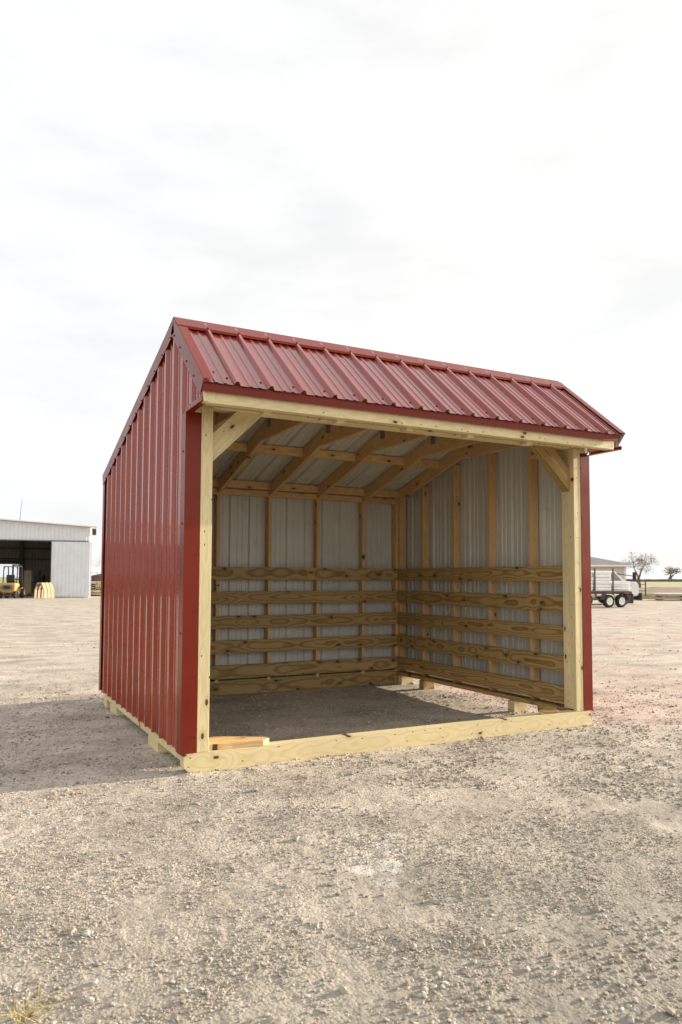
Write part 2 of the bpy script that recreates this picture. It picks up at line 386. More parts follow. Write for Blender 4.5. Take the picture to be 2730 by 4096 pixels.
tj = np.arange(na); tris = np.stack([np.full(na, nr * na), tj, (tj + 1) % na], -1)
def fast_mesh(name, V, quads, tris, mats, smooth):
    me = bpy.data.meshes.new(name); me.vertices.add(len(V)); me.vertices.foreach_set('co', V.astype(np.float32).ravel())
    idx = np.concatenate([quads.ravel(), tris.ravel()]).astype(np.int32); nq, ntx = len(quads), len(tris)
    me.loops.add(len(idx)); me.loops.foreach_set('vertex_index', idx); me.polygons.add(nq + ntx)
    st = np.concatenate([np.arange(nq) * 4, nq * 4 + np.arange(ntx) * 3]).astype(np.int32)
    me.polygons.foreach_set('loop_start', st)
    me.polygons.foreach_set('use_smooth', np.full(nq + ntx, smooth)); me.update(calc_edges=True); me.validate()
    for mm in mats: me.materials.append(mm)
    o = bpy.data.objects.new(name, me); COL.objects.link(o); return o
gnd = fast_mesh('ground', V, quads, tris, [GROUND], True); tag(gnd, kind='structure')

# loose stones lying on it
g = G('limestone_gravel'); ri = g.n('ShaderNodeNewGeometry').outputs['Random Per Island']
cc = g.ramp(ri, [(0, (.19, .165, .13)), (.25, (.34, .285, .215)), (.5, (.44, .375, .28)), (.72, (.36, .33, .29)), (.90, (.52, .48, .41)), (.96, (.40, .26, .19)), (1, (.60, .57, .50))])
cc = g.mix(g.rng(g.noise(g.obj(), 60., 3), .35, .7, 0, .35), cc, (.22, .185, .145))
STONE = g.fin(cc, .85, spec=.25)
t_ = (1 + 5 ** .5) / 2
ico = np.array([(-1, t_, 0), (1, t_, 0), (-1, -t_, 0), (1, -t_, 0), (0, -1, t_), (0, 1, t_), (0, -1, -t_), (0, 1, -t_), (t_, 0, -1), (t_, 0, 1), (-t_, 0, -1), (-t_, 0, 1)]) / math.hypot(1, t_)
icf = np.array([(0, 11, 5), (0, 5, 1), (0, 1, 7), (0, 7, 10), (0, 10, 11), (1, 5, 9), (5, 11, 4), (11, 10, 2), (10, 7, 6), (7, 1, 8), (3, 9, 4), (3, 4, 2), (3, 2, 6), (3, 6, 8), (3, 8, 9), (4, 9, 5), (2, 4, 11), (6, 2, 10), (8, 6, 7), (9, 8, 1)])
def stones(n, rmin, rmax, smin, smax, pw, thr, seed):
    r_ = np.exp(rng.uniform(math.log(rmin), math.log(rmax), n)); a_ = va + rng.uniform(-R(37), R(37), n)
    x = CAM.x + r_ * np.cos(a_); y = CAM.y + r_ * np.sin(a_)
    cl_ = vnoise(x * 2.1, y * 2.1, seed) * .5 + vnoise(x * 6.3, y * 6.3, seed + 1) * .5
    keep = rng.uniform(0, 1, n) < np.clip((cl_ - thr) * 7, .07, 1)
    x, y = x[keep], y[keep]; k = len(x)
    s = smin * (smax / smin) ** (rng.uniform(0, 1, k) ** pw)
    dims = s[:, None] * np.stack([rng.uniform(.75, 1.35, k), rng.uniform(.65, 1.1, k), rng.uniform(.4, .8, k)], -1) * .5
    P_ = ico[None] * (1 + rng.uniform(-.24, .24, (k, 12, 1))) * dims[:, None, :]
    th = rng.uniform(0, 6.283, k); c_, s_ = np.cos(th)[:, None], np.sin(th)[:, None]
    X = P_[..., 0] * c_ - P_[..., 1] * s_; Y = P_[..., 0] * s_ + P_[..., 1] * c_
    Z = P_[..., 2] + X * rng.uniform(-.3, .3, (k, 1))
    X = X + x[:, None]; Y = Y + y[:, None]; Z = Z + (gz(x, y) + dims[:, 2] * rng.uniform(.1, .75, k))[:, None]
    return np.stack([X, Y, Z], -1).reshape(-1, 3), k
parts_ = [stones(140000, 1.5, 9., .005, .013, 1.6, .47, 11), stones(26000, 1.6, 11., .009, .024, 2.4, .50, 21), stones(26000, 4.6, 9.5, .010, .028, 2.0, .46, 51), stones(6000, 6., 30., .014, .045, 2.4, .42, 31), stones(200, 1.9, 12., .022, .046, 2., .3, 41)]
VV = np.concatenate([p for p, k in parts_]); kk = sum(k for p, k in parts_)
TT = (icf[None] + (np.arange(kk) * 12)[:, None, None]).reshape(-1, 3)
st = fast_mesh('gravel', VV, np.zeros((0, 4), int), TT, [STONE], False); tag(st, 'loose pale limestone gravel scattered over the lot', 'gravel', kind='stuff')

# ------------------------------------------------------------------ the shelter
W, D, HS = 3.577, 3.090, .129
YR, ZR = .350, 3.073; SF = .818; SB = .281; EF, EB = -.391, 3.131
def roof_z(y): return ZR - (y - YR) * SB if y > YR else ZR - (YR - y) * SF
S = empty('horse_shelter', (0, 0, 0))
tag(S, 'open fronted red ribbed metal run-in shelter with pale timber frame standing on the gravel', 'shelter')

# skids, sills and blocks
b = MB(); b.prism([(-W / 2, HS / 2 - .003), (-W / 2, -.022), (-W / 2 + .042, -HS / 2), (W / 2 - .006, -HS / 2), (W / 2, -HS / 2 + .006), (W / 2, HS / 2 - .003), (W / 2 - .003, HS / 2), (-W / 2 + .003, HS / 2)], -.0438, .0438, 'z')
b.build('skid', WP, S, mtx=Matrix.Translation((W / 2, .0438, HS / 2)) @ Matrix.Rotation(R(90), 4, 'X'))
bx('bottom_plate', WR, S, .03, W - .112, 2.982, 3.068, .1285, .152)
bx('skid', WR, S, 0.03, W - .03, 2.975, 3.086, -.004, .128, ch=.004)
bx('sill', WP, S, .006, .094, .091, 2.972, .064, .126)
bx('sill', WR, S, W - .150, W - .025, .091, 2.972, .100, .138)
for (x0, x1, y0, y1, m_) in ((.004, .15, .71, 1.02, WP), (.004, .14, 2.30, 2.60, WP), (.004, .13, 2.80, 2.968, WP), (3.40, 3.56, .79, .885, WP), (3.41, 3.56, 2.35, 2.44, WR), (3.40, 3.575, 2.80, 2.968, WP)):
    bx('skid_block', m_, S, x0, x1, y0, y1, -.01, .063 if x0 < 1 else .099)
# wall and roof steel
zt = lambda y: roof_z(y) - .012
ribbed('wall_panel', S, (0, 0, 0), (0, 1, 0), (0, 0, 1), (-1, 0, 0), -.355, -.002, .11, lambda u: 2.378, lambda u: zt(u), extra=())
o = ribbed('wall_panel', S, (0, 0, 0), (0, 1, 0), (0, 0, 1), (-1, 0, 0), 0., D, .11, lambda u: HS - .004, lambda u: zt(u), extra=(YR,), vseg=6)
o['label'] = 'red ribbed gable wall panel facing the yard'
ribbed('wall_panel', S, (W, 0, 0), (0, 1, 0), (0, 0, 1), (1, 0, 0), -.355, -.002, .11, lambda u: 2.378, lambda u: zt(u))
ribbed('wall_panel', S, (W, 0, 0), (0, 1, 0), (0, 0, 1), (1, 0, 0), 0., D, .08, lambda u: HS - .004, lambda u: zt(u), extra=(YR,), vseg=3, th=.0012)
ribbed('wall_panel', S, (0, D, 0), (1, 0, 0), (0, 0, 1), (0, 1, 0), 0, W, .18, lambda u: .095, lambda u: zt(D))
nf = Vector((0, -SF, 1)).normalized(); vf = Vector((0, -1, -SF)).normalized()
nb = Vector((0, SB, 1)).normalized(); vb = Vector((0, 1, -SB)).normalized()
lf = (YR - EF) / abs(vf.y); lb = (EB - YR) / vb.y
OX = .022
ribbed('roof_panel', S, (0, YR, ZR), (1, 0, 0), vf, nf, -OX, W + OX, .195, lambda u: .012, lambda u: lf, vseg=4, hmaj=.026, hmin=.0055, mats=[ROOFRED, LINER])
ribbed('roof_panel', S, (0, YR, ZR), (1, 0, 0), vb, nb, -OX, W + OX, .195, lambda u: .012, lambda u: lb, vseg=4, hmaj=.026, hmin=.0055, mats=[ROOFRED, LINER])
# screws of roof, on each rib flat
P = []
k = .195
while k < W:
    P.append(Vector((k - .045, YR, ZR)) + vf * (lf - .09) + nf * .001)
    k += PITCH
for a, b_ in ((.03, .36), (.03, .84), (.075, .84), (W - .03, .3), (W - .03, .62), (W - .03, .86)): P.append(Vector((a, YR, ZR)) + vf * (b_ * lf) + nf * .002)
screws('roof_screws', S, P, nf, REDT)['kind'] = 'stuff'
# ridge cap: two flanges with hemmed lower edges
b = MB()
o0 = Vector((0, YR, ZR))
for nn, vv_, ln in ((nf, vf, .125), (nb, vb, .125)):
    top = o0 + Vector((0, 0, .031)); e1 = o0 + vv_ * ln + nn * .0275; e2 = e1 + vv_ * .012 - nn * .014
    for a, c in ((top, e1), (e1, e2)):
        t = nn * .0018
        vs = []
        for x in (-OX - .004, W + .004):
            for p in (a, c, c - t, a - t): vs.append(Vector((x, p.y, p.z)))
        b.add(vs, [(0, 1, 2, 3), (7, 6, 5, 4), (0, 4, 5, 1), (1, 5, 6, 2), (2, 6, 7, 3), (3, 7, 4, 0)])
rc = b.build('ridge_cap', REDT, S)
P = [Vector((.195 + i * PITCH, YR, ZR)) + vf * .112 + nf * .029 for i in range(-1, 15) if .195 + i * PITCH < W] 
screws('cap_screws', rc, P, nf, REDT)['kind'] = 'stuff'
# rake trims: outer strip, top flange, unpainted inner face
def rake(x, sgn, a, bq, n_, wd, name='rake_trim'):
    """a, bq: points on the roof line; strip hangs wd below it, flange lies over the sheet"""
    b = MB(); a = Vector(a); bq = Vector(bq); dn = -n_
    x0, x1 = (x, x + .0015 * sgn)
    up = .0225
    A0, A1 = a + n_ * up, bq + n_ * up; B0, B1 = a + dn * (wd - up), bq + dn * (wd - up)
    vs = [(xx, p.y, p.z) for xx in (x1, x0) for p in (A0, A1, B1, B0)]
    b.add(vs, [(0, 1, 2, 3)], 0); b.add(vs, [(7, 6, 5, 4)], 1); b.add(vs, [(0, 4, 5, 1), (1, 5, 6, 2), (2, 6, 7, 3), (3, 7, 4, 0)], 0)
    fx = x - sgn * .065
    vs = [(xx, p.y, p.z) for p in (A0, A0 - n_ * .0015, A1, A1 - n_ * .0015) for xx in (x1, fx)]
    b.add(vs, [(0, 1, 5, 4), (2, 6, 7, 3), (0, 4, 6, 2), (1, 3, 7, 5), (0, 2, 3, 1), (4, 5, 7, 6)], 0)
    me_o = b.build(name, [REDT, LINER], S); return me_o
for x, sgn in ((-OX - .003, -1), (W + OX + .003, 1)):
    pf = o0 + vf * lf; pb = o0 + vb * lb
    r1 = rake(x, sgn, (0, YR, ZR), pf, nf, .118); r2 = rake(x, sgn, (0, YR, ZR), pb, nb, .112)
    nrm = (sgn, 0, 0)
    screws('trim_screws', r1, [Vector((x + .002 * sgn, 0, 0)) + Vector((0, YR, ZR)) + vf * t - nf * .068 for t in (.1, .3, .52, .74)], nrm, REDT)['kind'] = 'stuff'
    screws('trim_screws', r2, [Vector((x + .002 * sgn, 0, 0)) + Vector((0, YR, ZR)) + vb * t - nb * .075 for t in np.arange(.1, lb, .2286 * 1.04)], nrm, REDT)['kind'] = 'stuff'
    b = MB(); b.box(min(x, x + .0015 * sgn), max(x, x + .0015 * sgn), -.362, .002, 2.352, 2.384)
    xi = x - sgn * .045
    b.box(min(x, xi), max(x, xi), -.362, .002, 2.3505, 2.352); b.build('soffit_trim', REDT, S)
# eave trim
b = MB(); b.box(-OX, W + OX - .05, -.3735, -.372, 2.412, 2.468); b.box(-OX, W + OX - .05, -.385, -.3735, 2.4105, 2.412); b.build('eave_trim', REDT, S)
# corner trims
def corner(x, sgn):
    b = MB(); a, c = (x, x + .0845 * sgn)
    b.box(min(a, c), max(a, c), -.0025, -.001, HS + .001, 2.357)
    a, c = (x - sgn * .0225, x - sgn * .021)
    b.box(min(a, c), max(a, c), -.0025, .092, HS - .006, 2.352)
    a, c = (x - sgn * .021, x); b.box(min(a, c), max(a, c), -.0025, -.001, HS + .001, 2.352)
    o = b.build('corner_trim', REDT, S)
    screws('trim_screws', o, [(x + sgn * .074, -.0025, z) for z in (.23, .62, 1.05, 1.42, 1.80, 2.24)], (0, -1, 0), REDT, r=.005, h=.004)['kind'] = 'stuff'
    screws('trim_screws', o, [(x - sgn * .0225, .05, z) for z in (.9, 1.62, 2.1)], (-sgn, 0, 0), REDT)['kind'] = 'stuff'
corner(0, 1); corner(W, -1)
b = MB(); b.box(-.0225, -.021, D - .07, D + .022, HS - .006, 2.29); b.box(-.021, .06, D + .0205, D + .022, HS - .006, 2.27); b.build('corner_trim', REDT, S)
b = MB(); b.box(W + .021, W + .0225, D - .07, D + .022, HS - .006, 2.29); b.box(W - .06, W + .021, D + .0205, D + .022, HS - .006, 2.27); b.build('corner_trim', REDT, S)
# wall screws on left gable
P = []
for z in (.24, .96, 1.66, 2.12):
    for i in range(13):
        y = .11 + PITCH * i + .045
        if z < zt(y) - .1: P.append((-.001, y, z))
screws('wall_screws', S, P, (-1, 0, 0), REDT)['kind'] = 'stuff'

# posts, header, beams
bx('post', WP, S, .0845, .1655, .0, .038, HS + .001, 2.404, ch=.0025)
bx('post', WP, S, .0845, .1655, .0385, .127, HS + .001, 2.404, ch=.003)
bx('post', WP, S, W - .1655, W - .085, .0, .038, HS + .001, 2.404, ch=.004)
bx('post', WP, S, W - .1655, W - .086, .0385, .147, HS + .014, 2.404, ch=.004)
bx('post_shim', WP, S, .040, .0835, .0, .085, 2.359, 2.403)
bx('post_shim', WP, S, W - .084, W + .012, .0, .085, 2.370, 2.425)
bx('header', WP, S, -.012, 3.512, -.360, -.324, 2.345, 2.4245, ch=.0035)
bx('header', WP, S, .02, 3.50, -.3235, -.288, 2.347, 2.46, ch=.003)
bx('front_beam', WP, S, .001, W - .001, .002, .04, 2.4055, 2.52)
bx('front_beam', WP, S, .001, W - .001, .0405, .13, 2.406, 2.52)
for x in (.44, .98, 1.54, 2.085, 2.66):
    bx('cleat', WP, S, x - .028, x + .028, -.2875, -.20, 2.328, 2.366)
board('knee_brace', WR if 0 else WP, S, (.085, .082, 2.05), (.555, .082, 2.515), (-1, 0, 1), .138, .072)
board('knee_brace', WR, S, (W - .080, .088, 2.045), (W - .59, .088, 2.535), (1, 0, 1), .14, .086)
bx('soffit_board', WS, S, W - .4, W - .17, .09, .125, 2.30, 2.40) if 0 else None

# framing: back wall studs, side studs, rafters, chords, purlins, plates
SX = [.000, .555, 1.155, 1.758, 2.357, 2.959]
for x in SX[1:]: bx('stud', WS, S, x, x + .038, 2.981, D - .022, .13, 2.285)
bx('corner_post', WS, S, W - .150, W - .112, 2.981, D - .022, .13, 2.30); bx('corner_post', WS, S, W - .1115, W - .022, 2.942, D - .022, .14, 2.30)
bx('corner_post', WS, S, .022, .11, 2.981, D - .022, .13, 2.285)
for y in (2.4756, 1.8673, 1.2554, .6435):
    bx('stud', WS, S, W - .109, W - .0215, y - .038, y, .139, roof_z(y) - .14 if y > 1.5 else 2.66)
    bx('stud', WS, S, .0215, .109, y - .038, y, .127, roof_z(y) - .14 if y > 1.5 else 2.66)
TH = .038
for i, x in enumerate(SX + [W - .15]):
    xx = x + TH / 2 if i else .045
    u = vb; ln = 2.72 / vb.y
    a = Vector((xx, YR + .01, roof_z(YR + .01) - .082)); c = Vector((xx, 3.055, roof_z(3.055) - .082))
    rf = board('rafter', WS, S, a, c, (0, 0, 1), .136, TH)
    c2 = Vector((xx, -.29, roof_z(-.29) - .075)); board('rafter', WS, S, Vector((xx + .001, YR - .005, ZR - .10)), c2, (0, 0, 1), .088, TH)
    # horizontal tie and its knee
    board('rafter_tie', WS, S, (xx, 1.74, 2.613), (xx, -.06, 2.605), (0, 0, 1), .136, TH - .002, cut0=2.2)
    b = MB(); b.box(xx - .021, xx - .0195, 1.44, 1.53, 2.64, 2.72); b.build('nail_plate', PLATE, S)
for y in (2.05, 1.15):
    for xa, xb in zip([.066] + [s + TH for s in SX[1:]], SX[1:] + [W - .15]):
        zz_ = roof_z(y) - .0015
        bx('purlin', WS, S, xa + .001, xb - .001, y, y + .038, zz_ - .098, zz_ - .012)
for xa, xb in zip([.066] + [s + TH for s in SX[1:]], SX[1:] + [W - .15]):
    bx('purlin', WS, S, xa + .001, xb - .001, 2.935, 2.973, roof_z(2.973) - .088, roof_z(2.973) - .004)
    bx('top_plate', WS, S, xa + .001, xb - .001, 2.983, 3.021, 2.172, roof_z(3.02) - .085)
for y in (.25, -.25):
    bx('purlin', WS, S, .05, W - .05, y - .02, y + .018, roof_z(y - .02) - .075, roof_z(y - .02) - .01)
bx('wall_girt', WS, S, W - .108, W - .022, .10, .605, 2.40, 2.438) 

# kick rails
RZ = [.178, .4445, .711, .976, 1.2405]
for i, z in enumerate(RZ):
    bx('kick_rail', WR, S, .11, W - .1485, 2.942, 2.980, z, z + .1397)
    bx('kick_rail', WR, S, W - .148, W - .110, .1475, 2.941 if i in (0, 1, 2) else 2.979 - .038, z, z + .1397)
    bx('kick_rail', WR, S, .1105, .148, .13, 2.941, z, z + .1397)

# offcuts resting on the front skid
b = MB(); b.prism([(.10, .012), (.33, .010), (.545, -.004), (.604, .040), (.60, .085), (.285, .262), (.10, .22)], -.018, .018, 'z')
for v in b.v: v.x -= .35; v.y -= .09
o = b.build('board_offcut', WS, mtx=Matrix.Translation((.35, .09, HS + .020)) @ Matrix.Rotation(R(0), 4, 'X'))
tag(o, 'rough pointed plank offcut lying on the front timber beside the left post', 'wood scrap')
b = MB(); b.prism([(-.15, -.07), (.033, -.088), (.19, .10), (.03, .15)], -.0175, .0175, 'z')
o = b.build('board_offcut', WR, mtx=Matrix.Translation((3.17, .102, HS + .0195)))
tag(o, 'short dark board scrap propped on the front timber by the right post', 'wood scrap')

# dry grass tuft at the near left
GT = (-1.105, -2.344)
b = MB(); tr = random.Random(2)
for k in range(70):
    a = tr.uniform(0, 6.28); l_ = tr.uniform(.04, .13); px_, py_ = tr.gauss(0, .03), tr.gauss(0, .02); d_ = Vector((math.cos(a), math.sin(a), tr.uniform(.15, .8))).normalized()
    p0_ = Vector((px_, py_, -.006)); p1_ = p0_ + d_ * l_ * .6; p2_ = p1_ + (d_ + Vector((0, 0, -.5))).normalized() * l_ * .5; sd = Vector((-d_.y, d_.x, 0)).normalized() * .0011
    b.add([p0_ - sd, p0_ + sd, p1_ + sd, p1_ - sd, p2_], [(0, 1, 2, 3), (3, 2, 4)])
o = b.build('grass_tuft', plain('dry_grass', (.46, .37, .16), .8)); o.location = (GT[0], GT[1], float(gz(np.array(GT[0]), np.array(GT[1]))) + .004)
tag(o, 'small flattened tuft of dry yellow grass on the gravel near the bottom left', 'grass tuft')

# ------------------------------------------------------------------ the yard beyond (u to the right, v away, metres from the camera's foot)
def site(u, v, z=0.): return Vector((CAM.x, CAM.y, z)) + Rh * u + Fh * v
WHT = plain('white_ribbed_steel', (.66, .67, .69), .38, 0, .05, 2.)
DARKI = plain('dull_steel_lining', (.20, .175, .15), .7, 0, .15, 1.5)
DARKF = plain('dark_steel', (.05, .045, .04), .6)
CREAM = plain('cream_siding', (.62, .56, .46), .8, 0, .05)
WTRIM = plain('white_trim', (.78, .76, .72), .6, 0, .04)
SHING = plain('grey_shingles', (.20, .195, .20), .9, 0, .18, 3.)
YEL = plain('yellow_paint', (.44, .26, .07), .55, 0, .08)
BLK = plain('black_rubber', (.022, .021, .02), .85)
GRY = plain('grey_plastic', (.12, .12, .125), .6)
RUST = plain('rusty_steel', (.10, .056, .043), .8, 0, .25, 5.)
WRAP = plain('white_wrap', (.70, .70, .68), .42, 0, .05, 3.)
WPAINT = plain('white_vehicle_paint', (.72, .72, .70), .25, 0, .03)
GLASS = plain('tinted_glass', (.22, .235, .24), .12)
PLY = plain('pale_plywood', (.38, .29, .185), .8, 0, .12, 4.)
LUM = plain('weathered_lumber', (.42, .34, .22), .85, 0, .22, 5.)
BARK = plain('bare_bark', (.19, .145, .105), .95, 0, .25, 4.)
SOIL = plain('dark_soil', (.16, .105, .07), .98, 0, .35, .6)
FGRASS = plain('dry_green_field', (.27, .25, .095), .95, 0, .25, .05)
VERGE = plain('verge_grass', (.30, .29, .075), .95, 0, .35, 1.2)
HED = plain('hedge_brown', (.075, .075, .05), .95, 0, .3, .2)

def sheet(name, u0, u1, v0, v1, z, mat, nu=2, nv=2, amp=0., fr=.5):
    vs = []; fs = []
    for j in range(nv):
        for i in range(nu):
            u = u0 + (u1 - u0) * i / (nu - 1); v = v0 + (v1 - v0) * j / (nv - 1); p = site(u, v, z)
            if amp and 0 < j < nv - 1: p.z += amp * float(vnoise(np.array(u * fr), np.array(v * fr), 9) * .7 + .6 * vnoise(np.array(u * fr * 3.7), np.array(v * fr * 3.7), 8))
            vs.append(p)
    for j in range(nv - 1):
        for i in range(nu - 1): a = j * nu + i; fs.append((a, a + 1, a + nu + 1, a + nu))
    return tag(mesh(name, vs, fs, mat), kind='structure')
sheet('field', -700, 2500, 97, 4500, .012, FGRASS)
sheet('dirt_bank', 22, 160, 55.5, 97, .010, SOIL, 120, 40, .30, .22)
sheet('dirt_ground', -200, 22, 75, 99, .010, SOIL)
# ragged grass verge: many blades
b = MB()
vr = random.Random(3)
for i in range(9000):
    u = vr.uniform(14, 34); v = vr.uniform(46.5, 56) + math.sin(u * .8) * .7 + math.sin(u * 2.1) * .3
    if vr.random() < .25 * (abs(v - 51) - 2.6): continue
    p = site(u, v, 0); a = vr.uniform(0, 3.14); h = vr.uniform(.05, .19); q = Vector((math.cos(a), math.sin(a), 0)) * vr.uniform(.04, .09)
    b.add([p - q, p + q, p + Vector((vr.uniform(-.05, .05), vr.uniform(-.05, .05), h))], [(0, 1, 2)])
me_v, me_f = b.v, b.f
tag(mesh('verge_grass', me_v, me_f, VERGE), 'yellow green strip of rough grass at the edge of the gravel', 'grass', kind='stuff')
# far hedge line
vs = []; fs = []; n = 260
for i in range(n):
    u = -150 + i * 3.2; h = .75 + .75 * float(vnoise(np.array(i * .31), np.array(.5), 3)) + .45 * float(vnoise(np.array(i * 1.3), np.array(2.5), 3))
    for dv, z in ((0, 0), (.8, h * .8), (2.5, h), (4., h * .7), (5, 0)): vs.append(site(u, 350 + dv + 3 * math.sin(i * .2), z))
for i in range(n - 1):
    for k in range(4): a = i * 5 + k; fs.append((a, a + 5, a + 6, a + 1))
tag(mesh('hedge', vs, fs, HED), 'thin dark hedge line along the far edge of the field', 'hedge', kind='stuff')

# ---- white ribbed workshop at the left
V0 = 46.; UR = -15.87; UL = -40.2; UM = -28.0; DP = 12.
Wk = empty('metal_workshop', site(UR, V0), YAW + R(20))
tag(Wk, 'white ribbed metal workshop with a wide open bay beside the lot', 'workshop')
tz = lambda u: 4.35 + .059 * (-u if u > UM - UR else -(2 * (UM - UR) - u))          # local u from the right corner, negative leftwards
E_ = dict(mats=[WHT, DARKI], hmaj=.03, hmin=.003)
ulw = UL - UR
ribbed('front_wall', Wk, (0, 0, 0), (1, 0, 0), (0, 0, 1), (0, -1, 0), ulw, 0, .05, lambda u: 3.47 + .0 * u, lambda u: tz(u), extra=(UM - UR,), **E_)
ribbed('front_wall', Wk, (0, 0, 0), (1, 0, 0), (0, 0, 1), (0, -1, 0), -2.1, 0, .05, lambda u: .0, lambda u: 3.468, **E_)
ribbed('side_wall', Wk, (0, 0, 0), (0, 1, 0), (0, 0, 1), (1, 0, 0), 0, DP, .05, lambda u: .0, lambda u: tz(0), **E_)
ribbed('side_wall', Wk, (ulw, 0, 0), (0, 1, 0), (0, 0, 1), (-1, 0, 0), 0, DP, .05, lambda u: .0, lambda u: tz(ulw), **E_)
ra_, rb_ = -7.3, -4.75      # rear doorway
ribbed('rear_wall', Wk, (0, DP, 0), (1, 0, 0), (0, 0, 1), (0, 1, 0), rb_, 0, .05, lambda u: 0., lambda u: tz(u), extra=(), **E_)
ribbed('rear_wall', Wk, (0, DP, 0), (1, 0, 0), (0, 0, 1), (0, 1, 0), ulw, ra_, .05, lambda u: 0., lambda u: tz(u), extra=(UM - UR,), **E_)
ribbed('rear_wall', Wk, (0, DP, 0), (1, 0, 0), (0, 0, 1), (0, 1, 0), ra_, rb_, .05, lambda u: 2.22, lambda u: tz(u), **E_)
um = UM - UR
b = MB(); b.prism([(um, tz(um) + .02), (.42, tz(.42) + .02), (.42, tz(.42) + .08), (um, tz(um) + .09)], -.35, DP + .3, 'y')
b.build('roof', WTRIM, Wk)
b = MB(); b.prism([(um, tz(um) + .02), (ulw - .4, tz(ulw) - .01), (ulw - .4, tz(ulw) + .05), (um, tz(um) + .09)], -.35, DP + .3, 'y'); b.build('roof', WTRIM, Wk)
b = MB(); b.box(.16, .40, -.10, .06, 3.88, 4.28); b.build('eave_bracket', RUST, Wk)
b = MB(); b.box(ulw, -.0, -.11, -.035, 3.44, 3.50); b.build('door_track', GRY, Wk)
dr = ribbed('sliding_door', Wk, (0, -.10, 0), (1, 0, 0), (0, 0, 1), (0, -1, 0), -2.17, .16, .05, lambda u: .05, lambda u: 3.43, **E_)
b = MB(); b.box(-2.20, -2.17, -.14, -.09, .05, 3.43); b.build('door_edge', RUST, dr)
for u in (-1.9, -4.7, -12.): 
    b = MB(); b.box(u, u + .22, DP - .35, DP - .05, 0, tz(u) - .1); b.build('frame_post', DARKF, Wk)
for z in (2.55, 3.35):
    b = MB(); b.box(ulw + .1, -.1, DP - .16, DP - .04, z, z + .10); b.build('wall_girt', DARKF, Wk)
b = MB(); b.box(ra_ - .1, rb_ + .1, DP - .06, DP - .02, 2.2, 2.5); b.build('lintel', DARKF, Wk)
b = MB(); b.tube((-4.08, 1, 4.55), (-3.97, 1, 6.1), .022, .012); a_ = b.build('roof_antenna', GRY, Wk)
# things in the bay
def u2(px, v): return (px - 1376.6) / 2955.7 * v
t = empty('leaning_crate_panel', site(u2(115, 51), 51), YAW); tag(t, 'tall tan framed plywood panel standing inside the workshop bay', 'panel')
b = MB(); b.box(-.23, .23, -.01, .01, .15, 1.66); b.build('sheet', LUM, t)
b = MB()
for a in (-.26, .23): b.box(a, a + .035, -.03, .03, .12, 1.72)
b.box(-.26, .265, -.031, .029, 1.68, 1.73); b.build('frame', PLY, t)
t = empty('workbench', site(u2(160, 54), 54), YAW); tag(t, 'dark workbench with a machine on it deep inside the workshop', 'workbench')
b = MB(); b.box(-1., 1., -.3, .3, .82, .90); b.build('bench_top', DARKF, t)
for a in (-.9, .85):
    for c in (-.28, .2): b = MB(); b.box(a, a + .07, c, c + .07, 0, .82); b.build('leg', DARKF, t)
b = MB(); b.box(-.3, .35, -.2, .2, .90, 1.35); b.tube((0, 0, 1.35), (0, 0, 1.7), .1); b.tube((.05, -.2, 1.1), (.05, -.35, 1.1), .12, n=12); b.build('machine', DARKF, t)
t = empty('floor_pallet', site(u2(87, 48.5), 48.5), YAW); tag(t, 'low grey pallet on the floor just inside the workshop bay', 'pallet')
b = MB()
for k in range(5): b.box(-.55, .55, -.4 + k * .18, -.28 + k * .18, .10, .125)
for a in (-.5, 0, .42): b.box(a, a + .09, -.4, .45, .0, .099)
b.build('slats', LUM, t)
# plywood arch
t = empty('plywood_arch', site(u2(183, 44.3), 44.3), YAW + R(-30)); t.scale = (.74, .62, .98); tag(t, 'pale plywood arch frame standing at the workshop door', 'arch frame')
out_ = [(-.62, 0), (-.56, .52), (-.27, .93), (.27, .93), (.56, .52), (.62, 0)]; inn = [(.56, 0), (.50, .49), (.24, .86), (-.24, .86), (-.50, .49), (-.56, 0)]
for k in range(4):
    y0 = -.62 + k * .40
    b = MB(); b.prism(out_ + inn, y0, y0 + .035, 'y'); b.build('rib', PLY, t)
b = MB()
for (p, q) in zip(out_[:-1], out_[1:]):
    m_ = Vector((q[0] - p[0], 0, q[1] - p[1])); nn = Vector((-m_.z, 0, m_.x)).normalized() * .012
    nseg = 4
    for k in range(3):
        ya, yb = -.58 + k * .40, -.27 + k * .40
        P_ = [Vector((p[0], ya, p[1])), Vector((q[0], ya, q[1])), Vector((q[0], yb, q[1])), Vector((p[0], yb, p[1]))]
        b.add(P_ + [a + nn for a in P_], [(0, 1, 2, 3), (7, 6, 5, 4), (0, 4, 5, 1), (1, 5, 6, 2), (2, 6, 7, 3), (3, 7, 4, 0)])
b.build('sheathing', PLY, t)

def wheel(parent, c, axis, r, wd, rimm, n=28):
    b = MB(); b.lathe(c, axis, [(-wd * .1, r * .5), (-wd * .46, r * .6), (-wd / 2, r * .68), (-wd / 2, r * .88), (-wd * .38, r * .985), (wd * .38, r * .985), (wd / 2, r * .88), (wd / 2, r * .68), (wd * .46, r * .6), (wd * .1, r * .5)], n)
    ty = b.build('wheel', BLK, parent, smooth=False)
    b = MB()
    for s_ in (-1, 1): b.lathe(c, axis, [(s_ * wd * .40, r * .10), (s_ * wd * .38, r * .16), (s_ * wd * .15, r * .18), (s_ * wd * .18, r * .42), (s_ * wd * .40, r * .50), (s_ * wd * .47, r * .60), (s_ * wd * .09, r * .56)], n)
    b.build('rim', rimm, ty); return ty

